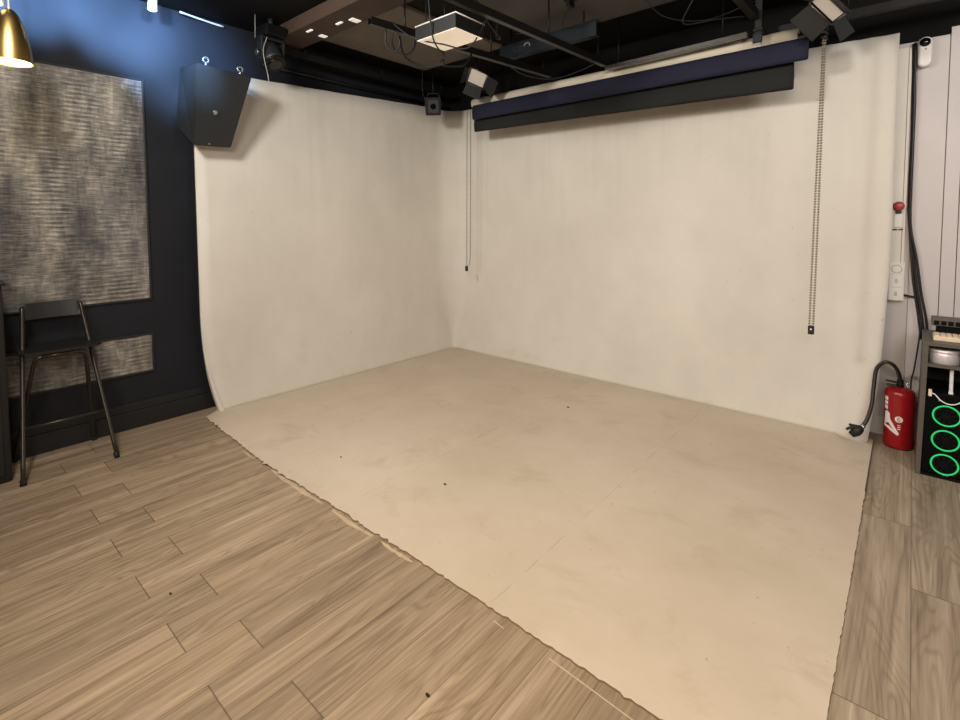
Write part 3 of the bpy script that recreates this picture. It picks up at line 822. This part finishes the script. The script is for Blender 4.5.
# hanging lamp box
def lampbox():
    x0, x1, y0, y1, z0, z1 = -2.455, -2.10, 2.31, 2.585, 2.725, 2.812
    t = thing('hanging_lamp_box', 'square black-sided lamp box with glowing cream diffuser under cables', 'ceiling lamp', (-2.28, 2.45, z0))
    def sides(bm):
        th = .006
        bm_box(bm, (x0, y0, z0), (x1, y0 + th, z1)); bm_box(bm, (x0, y1 - th, z0), (x1, y1, z1))
        bm_box(bm, (x0, y0 + th, z0), (x0 + th, y1 - th, z1)); bm_box(bm, (x1 - th, y0 + th, z0), (x1, y1 - th, z1))
        bm_box(bm, (x0 + th, y0 + th, z1 - .006), (x1 - th, y1 - th, z1))
    part('lamp_frame', M['blackpaint'], t, sides)
    def trim(bm):
        for a, b in (((x0, y0), (x1, y0)), ((x1, y0), (x1, y1)), ((x1, y1), (x0, y1)), ((x0, y1), (x0, y0))):
            bm_tube(bm, [(*a, z1), (*b, z1)], .0045, 6)
    part('white_trim', M['white'], t, trim)
    box('diffuser', M['diffuser'], (x0 + .007, y0 + .007, z0 - .004), (x1 - .007, y1 - .007, z0 + .006), t, .003)
    for x, y in ((x0 + .05, y0 + .05), (x1 - .05, y1 - .05), (x0 + .05, y1 - .05), (x1 - .05, y0 + .05)):
        tube('hanger_wire', M['blackmetal'], [(x, y, z1 - .002), (x, y, topz(x, y))], .003, t, 0, 6)
lampbox()

cable('black cable drooping across the front of the glowing lamp box', [(-2.68, 2.3, 2.9), (-2.5, 2.33, 2.76), (-2.3, 2.4, 2.69), (-2.16, 2.5, 2.66), (-2.07, 2.56, 2.82)])
cable('black cable hanging in a loop from the long rail over the lamp box', [(-2.34, 2.3, 3.16), (-2.3, 2.285, 2.9), (-2.30, 2.32, 2.70), (-2.38, 2.5, 2.66), (-2.52, 2.66, 2.70), (-2.64, 2.75, 2.84)])
cable('coiled black cable under the left rail beside the tan board', [(-2.68, 2.25, 2.84), (-2.7, 2.27, 2.74), (-2.66, 2.31, 2.70), (-2.63, 2.33, 2.76), (-2.66, 2.3, 2.83), (-2.7, 2.33, 2.74), (-2.65, 2.4, 2.70), (-2.62, 2.45, 2.75), (-2.66, 2.5, 2.83)], .006)
cable('thick black cable sagging in a long loop below the left rail', [(-2.68, 2.37, 2.83), (-2.72, 2.45, 2.72), (-2.66, 2.55, 2.66), (-2.58, 2.62, 2.66), (-2.54, 2.66, 2.70), (-2.6, 2.74, 2.69), (-2.56, 2.9, 2.72), (-2.6, 3.05, 2.85)], .008)
cable('thin black cable sagging between the two rails near the cream roll', [(-2.55, 3.4, 2.85), (-2.45, 3.55, 2.76), (-2.3, 3.75, 2.74), (-2.1, 3.85, 2.79), (-1.98, 3.9, 2.84)], .004)
cable('black cable curling from the ceiling over the right side of the lamp box', [(-2.05, 2.3, 2.86), (-2.13, 2.42, 3.0), (-2.2, 2.62, 3.02), (-2.2, 2.75, 2.9), (-2.25, 2.95, 2.86), (-2.4, 3.1, 2.95), (-2.45, 3.2, ZC - .03)], .006)
cable('black cable running along the long rail above the steel channel', [(-2.02, 2.2, 2.89), (-2.06, 2.6, 2.9), (-2.02, 2.9, 2.88), (-2.08, 3.2, 2.9), (-2.3, 3.4, 3.02), (-2.5, 3.5, 3.1)], .005)
# black hook under the grey board
t = thing('ceiling_hook', 'black hook clamp with a thin wire under the grey ceiling board', 'hook', (-1.86, 3.25, 3.17))
part('clamp', M['blackmetal'], t, lambda bm: (bm_box(bm, (-1.90, 3.23, 3.10), (-1.82, 3.29, 3.17), .006), bm_box(bm, (-1.875, 3.22, 3.06), (-1.845, 3.30, 3.11), .006)))
tube('wire', M['rubber'], [(-1.87, 3.28, 3.09), (-2.0, 3.4, 3.04), (-2.12, 3.6, 3.075)], .004, t, 6, 6)

# ------------------------------------------------------------------ right-hand wall fittings
YW = YB - .015
t = thing('cable_trunking', 'pale vertical cable trunking beside the right edge of the backdrop', 'trunking', (-.09, YW, 1.2))
box('cover', M['palecol'], (-.132, YW - .03, 1.22), (-.052, YW, 2.70), t, .003)
box('side_lip', M['palecol'], (-.05, YW - .018, 1.22), (-.034, YW, 2.70), t, .003)

def camera_dev():
    t = thing('security_camera', 'small white rounded security camera high on the pale wall', 'security camera', (.03, YW, 2.55))
    def body(bm):
        N = 24; rows = []
        for k, (s, y) in enumerate(((.9, YW), (1, YW - .02), (1, YW - .05), (.9, YW - .062), (.6, YW - .066))):
            row = []
            for i in range(N):
                a = 2 * PI * i / N; x = math.cos(a) * .036 * s; z = math.sin(a) * .036 * s + (.062 if math.sin(a) > 0 else -.062)
                row.append(bm.verts.new((.028 + x, y, 2.645 + z)))
            rows.append(row)
        for a, b in zip(rows, rows[1:]):
            for i in range(N): bm.faces.new((a[i], a[(i + 1) % N], b[(i + 1) % N], b[i])).smooth = True
        bm.faces.new(rows[0]); bm.faces.new(rows[-1])
    part('body', M['white'], t, body)
    part('lens_dome', M['glass'], t, lambda bm: bm_lathe(bm, [(.029, 0), (.028, .008), (.022, .016), (.012, .021), (.002, .023)], (.026, YW - .062, 2.705), 24, 'y'))
    part('sensor_dot', M['glass'], t, lambda bm: bm_lathe(bm, [(.005, 0), (.004, .005)], (.03, YW - .064, 2.66), 10, 'y'))
camera_dev()

def outlets():
    t = thing('switch_panel', 'white triple switch plate with a round dial on the pale wall', 'switch plate', (-.07, YW, .972))
    box('back_plate', M['white'], (-.112, YW - .042, .972), (-.027, YW, 1.238), t, .004)
    yf = YW - .042
    d = box('dial_module', M['white'], (-.107, yf - .004, 1.155), (-.032, yf + .001, 1.233), t, .003)
    part('dial_ring', M['greyprint'], d, lambda bm: bm_ring(bm, (-.069, yf - .004, 1.194), .027, .0018, 'y'))
    for z in (1.066, .978):
        s = box('switch', M['white'], (-.107, yf - .004, z), (-.032, yf + .001, z + .08), t, .003)
        part('switch_mark', M['greyprint'], s, lambda bm: [bm_box(bm, (-.076, yf - .0052, z + .03 + k * .008), (-.062, yf - .0035, z + .034 + k * .008)) for k in range(4)])
outlets()
def alarm():
    t = thing('alarm_button', 'red round knob above a white label holder on the trunking', 'alarm button', (-.07, YW - .03, 1.47))
    y = YW - .03
    part('knob', M['redknob'], t, lambda bm: bm_lathe(bm, [(.020, 0), (.030, .006), (.032, .016), (.024, .024), (.004, .026)], (-.072, y - .006, 1.628), 20, 'y'))
    box('collar', M['blackpaint'], (-.088, y - .016, 1.578), (-.056, y, 1.606), t, .003)
    box('label_holder', M['white'], (-.094, y - .008, 1.482), (-.048, y, 1.576), t, .003)
    part('clip', M['blackpaint'], t, lambda bm: (bm_box(bm, (-.099, y - .009, 1.464), (-.076, y, 1.472)), bm_box(bm, (-.068, y - .009, 1.464), (-.045, y, 1.472))))
alarm()
tag(tube('cable_stub', M['rubber'], [(-.03, YW - .016, 1.015), (.005, YW - .022, 1.008), (.032, YW - .018, 1.005)], .007), 'short black cable stub sticking out right of the switch plate', 'cable')

t = thing('cable_bundle', 'black cable bundle running down the pale wall to the computer cabinet', 'cable', (.0, YW - .02, .83))
yc = YW - .018
tube('main_cable', M['rubber'], [(-.03, yc, 2.72), (-.022, yc, 2.4), (-.018, yc, 2.05), (-.02, yc, 1.75), (-.014, yc, 1.54), (.012, yc, 1.28), (.04, yc, 1.05), (.068, yc, .87), (.085, yc, .70)], .0095, t, 6, 8)
tube('side_cable', M['hose'], [(-.021, yc - .014, 2.72), (-.014, yc - .014, 2.2), (-.014, yc - .012, 1.8), (-.008, yc - .012, 1.5), (.03, yc - .012, 1.27), (.062, yc - .012, 1.03), (.092, yc - .012, .86), (.105, yc - .012, .70)], .0075, t, 6, 8)
tube('side_cable', M['rubber'], [(-.022, yc - .018, 1.62), (.0, yc - .018, 1.33), (.02, yc - .018, 1.1), (.048, yc - .018, .9), (.07, yc - .018, .72)], .006, t, 6, 8)
tag(tube('thin_cord', M['rubber'], [(.068, 4.60, .86), (.06, 4.57, .72), (.048, 4.56, .58), (.04, 4.56, .50), (.03, 4.565, .43), (.03, 4.57, .2)], .0045, None, 6, 8), 'thin black cord curving down behind the extinguisher from the cabinet', 'cord')

# ------------------------------------------------------------------ fire extinguisher
def extinguisher():
    cx, cy, R = -.024, 4.46, .079
    t = thing('fire_extinguisher', 'red fire extinguisher with black hose standing on the planks by the computer cabinet', 'fire extinguisher', (cx, cy, 0))
    prof = [(.064, 0), (.073, .004), (R, .022), (R, .362), (.075, .385), (.062, .398), (.036, .408), (.02, .412)]
    part('cylinder', M['red'], t, lambda bm: bm_lathe(bm, prof, (cx, cy, 0), 48))
    part('base_ring', M['blackpaint'], t, lambda bm: bm_lathe(bm, [(.066, 0), (.0745, .001), (.0745, .006)], (cx, cy, 0), 48))
    part('valve', M['blackmetal'], t, lambda bm: bm_lathe(bm, [(.02, .408), (.022, .42), (.018, .435), (.018, .455), (.012, .462)], (cx, cy, 0), 20))
    def lever(bm):
        bm_box(bm, (cx - .072, cy - .013, .408), (cx + .02, cy + .013, .420), .003)
        bm_hexa(bm, [(cx - .076, cy - .012, .436), (cx + .015, cy - .012, .430), (cx + .015, cy + .012, .430), (cx - .076, cy + .012, .436),
                     (cx - .076, cy - .012, .446), (cx + .015, cy - .012, .44), (cx + .015, cy + .012, .44), (cx - .076, cy + .012, .446)])
    part('lever', M['blackpaint'], t, lever)
    part('safety_pin', M['silver'], t, lambda bm: bm_ring(bm, (cx + .034, cy - .02, .436), .009, .003, 'y', 16, 6))
    hp = [(cx + .0, cy - .012, .448), (cx - .012, cy - .03, .51), (cx - .04, cy - .045, .563), (cx - .085, cy - .055, .575), (cx - .124, cy - .06, .52), (cx - .134, cy - .085, .405), (cx - .140, cy - .12, .285), (cx - .161, cy - .15, .185), (cx - .19, cy - .175, .128)]
    hp = [Vector(p) for p in hp]
    h = tube('hose', M['hose'], hp, .0115, t, 8, 12)
    d = Vector((-.55, -.18, -.62)).normalized()
    part('hose_ferrule', M['silver'], h, lambda bm: bm_tube(bm, [hp[-1] - d * .028, hp[-1] - d * .008], .0135, 12))
    e = hp[-1]
    def noz(bm):
        bm_tube(bm, [e - d * .008, e + d * .02, e + d * .04, e + d * .075], lambda s: .02 + .012 * math.sin(PI * s), 16)
        bm_tube(bm, [e + d * .012 + Vector((0, 0, .02)), e + d * .05 + Vector((-.016, -.004, .036)), e + d * .07 + Vector((-.03, -.006, .03))], .009, 8, 4)
        bm_tube(bm, [e + d * .01 + Vector((-.01, 0, .018)), e + d * .012 + Vector((-.055, -.008, .022))], .008, 8)
    part('nozzle', M['rubber'], h, noz)
    # printing wrapped round the cylinder; angle 0 faces the camera
    base = math.atan2(-cy, -cx)
    def wrap(s, z, k=.0012): 
        a = base + (s - .012) / R; return (cx + (R + k) * math.cos(a), cy + (R + k) * math.sin(a), z)
    def wpoly(bm, pts):
        vs = [bm.verts.new((s, z, 0)) for s, z in pts]; f = bm.faces.new(vs)
        return vs
    def printed(name, mat, polys):
        bm = bmesh.new()
        for p in polys: wpoly(bm, p)
        bmesh.ops.triangulate(bm, faces=bm.faces)
        bmesh.ops.subdivide_edges(bm, edges=list(bm.edges), cuts=3, use_grid_fill=True)
        for v in bm.verts: v.co = Vector(wrap(v.co.x, v.co.y))
        return obj(name, bm, mat, t)
    # positive s = to the right as seen from the camera (counter-clockwise from above)
    printed('label_block', M['white'], [[(-.080, .262), (-.052, .258), (-.052, .283), (-.080, .286)], [(-.080, .293), (-.052, .291), (-.052, .314), (-.080, .316)], [(-.080, .322), (-.052, .32), (-.052, .345), (-.080, .346)]])
    printed('check_emblem', M['white'], [[(-.076, .155), (-.064, .235), (-.050, .235), (-.044, .172), (.006, .108), (.018, .108), (-.034, .20), (-.038, .238), (-.06, .25), (-.072, .24)],
                                         [(-.084, .142), (-.048, .134), (.008, .098), (.016, .112), (-.04, .150), (-.084, .156)]])
    printed('number_disc', M['white'], [[(.012 + .021 * math.cos(a), .208 + .021 * math.sin(a)) for a in [2 * PI * i / 20 for i in range(20)]]])
    # the figure 6 on the disc
    bm = bmesh.new()
    q = [(.016, .221), (.010, .219), (.006, .212), (.006, .202), (.011, .197), (.017, .199), (.018, .205), (.013, .209), (.007, .206)]
    bm_tube(bm, [Vector(wrap(s, z, .002)) for s, z in q], .0018, 6, 3)
    obj('number_six', bm, M['red'], t)
    printed('fine_print', M['white'], [[(.006, .140 + k * .013), (.022, .140 + k * .013), (.022, .145 + k * .013), (.006, .145 + k * .013)] for k in range(3)])
extinguisher()

# ------------------------------------------------------------------ computer cabinet with PC
CY = 4.05
def cabinet():
    x0, x1, yb = .062, .62, 4.50
    t = thing('computer_cabinet', 'grey-brown laminate cabinet with shelves holding a computer at the right edge', 'cabinet', (.3, 4.28, 0))
    # the cabinet leans a touch as photographed: plain upright boards
    part('side_panel', M['laminate'], t, lambda bm: bm_hexa(bm, [(x0, CY, 0), (x0 + .022, CY, 0), (x0 + .036, CY, .79), (x0 + .012, CY, .79), (x0, yb, 0), (x0 + .022, yb, 0), (x0 + .036, yb, .79), (x0 + .012, yb, .79)]))
    box('side_panel', M['laminate'], (x1 - .022, CY, 0), (x1, yb, .79), t)
    box('top_board', M['laminate'], (x0 + .01, CY - .005, .79), (x1 + .01, yb, .812), t, .002)
    box('shelf', M['laminate'], (x0 + .03, CY + .005, .664), (x1 - .022, yb, .682), t)
    box('back_board', M['blackpaint'], (x0 + .02, yb - .012, .02), (x1 - .02, yb, .79), t)
    box('bottom_board', M['pcblack'], (x0 + .024, CY + .01, .0), (x1 - .022, yb - .012, .018), t)
cabinet()
def pc():
    t = thing('computer_tower', 'black computer tower with three green glowing fan rings in the cabinet', 'computer', (.19, 4.22, .018))
    x0, x1, y0, z0, z1 = .088, .292, CY + .005, .018, .505
    box('case', M['pcblack'], (x0, y0 + .02, z0), (x1, 4.44, z1), t, .004)
    box('front_panel', M['meshblack'], (x0, y0, z0 + .004), (x1, y0 + .022, z1 - .002), t, .008)
    for z in (.384, .236, .092):
        f = part('fan_ring', M['ring'], t, lambda bm: bm_ring(bm, (.187, y0 - .002, z),   .0585, .0044, 'y', 48, 10))
        def blades(bm):
            bm_lathe(bm, [(.018, 0), (.018, .002)], (.187, y0 + .0005, z), 20, 'y')
            for k in range(9):
                a = 2 * PI * k / 9
                p = [(.019, a - .12), (.052, a + .12), (.052, a + .42), (.019, a + .25)]
                vs = [bm.verts.new((.187 + r * math.cos(b), y0 - .0012, z + r * math.sin(b))) for r, b in p]; bm.faces.new(vs)
        part('fan_blades', M['pcblack'], f, blades)
    box('badge', M['greyprint'], (.178, y0 - .001, .0265), (.204, y0 + .002, .0295), t)
    box('usb_port', M['silver'], (.150, y0 - .001, .468), (.158, y0 + .002, .474), t)
pc()
# white earphone cable plugged at the front of the pc
t = thing('earphone_cable', 'thin white cable with a pale plug drooping across the computer front', 'cable', (.12, CY - .01, .51))
tube('cord', M['white'], [(.118, CY - .008, .512), (.135, CY - .015, .505), (.158, CY - .018, .478), (.19, CY - .016, .462), (.225, CY - .016, .470), (.262, CY - .01, .503)], .0032, t, 6, 8)
box('plug', M['keys'], (.104, CY - .018, .492), (.120, CY + .004, .532), t, .003)
# odds and ends inside and on the cabinet
t = thing('metal_tin', 'round shiny metal tin on the upper shelf of the cabinet', 'tin', (.165, 4.13, .682))
part('body', M['tin'], t, lambda bm: bm_lathe(bm, [(.064, .682), (.067, .686), (.067, .752), (.064, .756)], (.168, 4.13, 0), 40))
part('lid', M['tin'], t, lambda bm: bm_lathe(bm, [(.0685, .748), (.0695, .75), (.0695, .764), (.066, .767)], (.168, 4.13, 0), 40))
t = thing('white_stick', 'white slim stick standing upright inside the dark cabinet above the fans', 'stick', (.2, 4.10, .505))
box('stick_body', M['greytube'], (.194, 4.10, .505), (.211, 4.11, .652), t, .003)
box('stick_tip', M['white'], (.192, 4.098, .505), (.213, 4.112, .52), t, .003)
def keyboard():
    t = thing('small_keyboard', 'small cream-keyed keyboard lying on top of the cabinet', 'keyboard', (.25, 4.20, .812))
    box('keyboard_case', M['keys'], (.117, 4.12, .812), (.50, 4.26, .838), t, .004)
    def kys(bm):
        for i in range(14):
            for j in range(3):
                xx = .124 + i * .0265; yy = 4.13 + j * .042
                bm_box(bm, (xx, yy, .838), (xx + .022, yy + .036, .843), .001)
    part('keys', M['keys'], t, kys)
keyboard()
def mixer():
    t = thing('black_device', 'black slatted device behind the cream keyboard on the cabinet', 'device', (.3, 4.38, .812))
    box('foot', M['pcblack'], (.135, 4.31, .812), (.52, 4.44, .875), t, .004)
    box('top_panel', M['laminate'], (.112, 4.29, .875), (.54, 4.46, .915), t, .004)
    part('slot', M['pcblack'], t, lambda bm: [bm_box(bm, (.122 + k * .032, 4.287, .882), (.146 + k * .032, 4.292, .908)) for k in range(12)])
mixer()

# ------------------------------------------------------------------ lights
def area(name, loc, target, size, power, col, spread=PI):
    l = bpy.data.lights.new(name, 'AREA'); l.shape = 'DISK'; l.size = size; l.energy = power; l.color = col; l.spread = spread
    o = bpy.data.objects.new(name, l); COL.objects.link(o); o.location = loc
    o.rotation_euler = (Vector(target) - Vector(loc)).to_track_quat('-Z', 'Y').to_euler()
    return o
def spot(name, loc, target, power, col, ang, blend, rad=.05):
    l = bpy.data.lights.new(name, 'SPOT'); l.energy = power; l.color = col; l.spot_size = math.radians(ang); l.spot_blend = blend; l.shadow_soft_size = rad
    o = bpy.data.objects.new(name, l); COL.objects.link(o); o.location = loc
    o.rotation_euler = (Vector(target) - Vector(loc)).to_track_quat('-Z', 'Y').to_euler()
    return o
area('key_light', (-2.6, .1, 3.05), (-2.0, 4.2, 1.2), .5, 86, (1.0, .96, .90))
area('fill_light', (.7, -1.6, 2.9), (-.8, 3.4, .9), 1.6, 126, (1.0, .89, .75))
area('front_light', (-.8, -.4, 3.0), (-.7, 1.3, 0), 1.0, 46, (1.0, .79, .57), math.radians(130))
area('side_light', (1.5, 2.0, 2.9), (.2, 4.6, 1.4), .8, 38, (1.0, .95, .91))
spot('blue_haze_spot', (-3.25, .30, 2.98), (-4.33, .60, 3.05), 900, (.26, .52, 1.0), 38, 1.0)  # blue spots added to stand in for haze in front of the wall
spot('blue_haze_spot', (-3.2, .70, 2.98), (-4.33, 1.15, 3.01), 760, (.26, .52, 1.0), 40, 1.0)
spot('blue_haze_spot', (-3.3, 1.15, 3.02), (-4.33, 1.55, 2.84), 330, (.28, .54, 1.0), 54, 1.0)
spot('blue_haze_wash', (-2.6, .8, 3.12), (-3.98, 1.53, 2.60), 620, (.32, .62, 1.0), 15, 1.0)  # added spot imitating blue haze over the hung loudspeaker
l = bpy.data.lights.new('pendant_glow', 'POINT'); l.energy = 5; l.color = (1, .82, .56); l.shadow_soft_size = .06
o = bpy.data.objects.new('pendant_glow', l); COL.objects.link(o); o.location = (-3.7, .45, 2.38)

w = bpy.data.worlds.new('world'); SC.world = w; w.use_nodes = True
w.node_tree.nodes['Background'].inputs[0].default_value = (.5, .5, .55, 1); w.node_tree.nodes['Background'].inputs[1].default_value = .15

# ------------------------------------------------------------------ camera (phone wide lens, slight vertical shift)
F, PX, PY = 502.76957, 459.762793, 248.291725
yaw, pitch, roll = -.732368197, .0554884019, .00643352715
fw = Vector((math.sin(yaw) * math.cos(pitch), math.cos(yaw) * math.cos(pitch), -math.sin(pitch)))
rt = Vector((math.cos(yaw), -math.sin(yaw), 0)); dn = fw.cross(rt)
r2 = rt * math.cos(roll) + dn * math.sin(roll); d2 = -rt * math.sin(roll) + dn * math.cos(roll)
cd = bpy.data.cameras.new('camera'); cam = bpy.data.objects.new('camera', cd); COL.objects.link(cam)
cam.matrix_world = Matrix(((r2.x, -d2.x, -fw.x, 0), (r2.y, -d2.y, -fw.y, 0), (r2.z, -d2.z, -fw.z, 1.55), (0, 0, 0, 1)))
cd.sensor_fit = 'HORIZONTAL'; cd.sensor_width = 36; cd.lens = F / 960 * 36
cd.shift_x = (480 - PX) / 960; cd.shift_y = (PY - 360) / 960
cd.clip_start = .05; cd.clip_end = 50
SC.camera = cam
SC.view_settings.view_transform = 'Standard'; SC.view_settings.look = 'None'
SC.view_settings.exposure = 0; SC.view_settings.gamma = 1
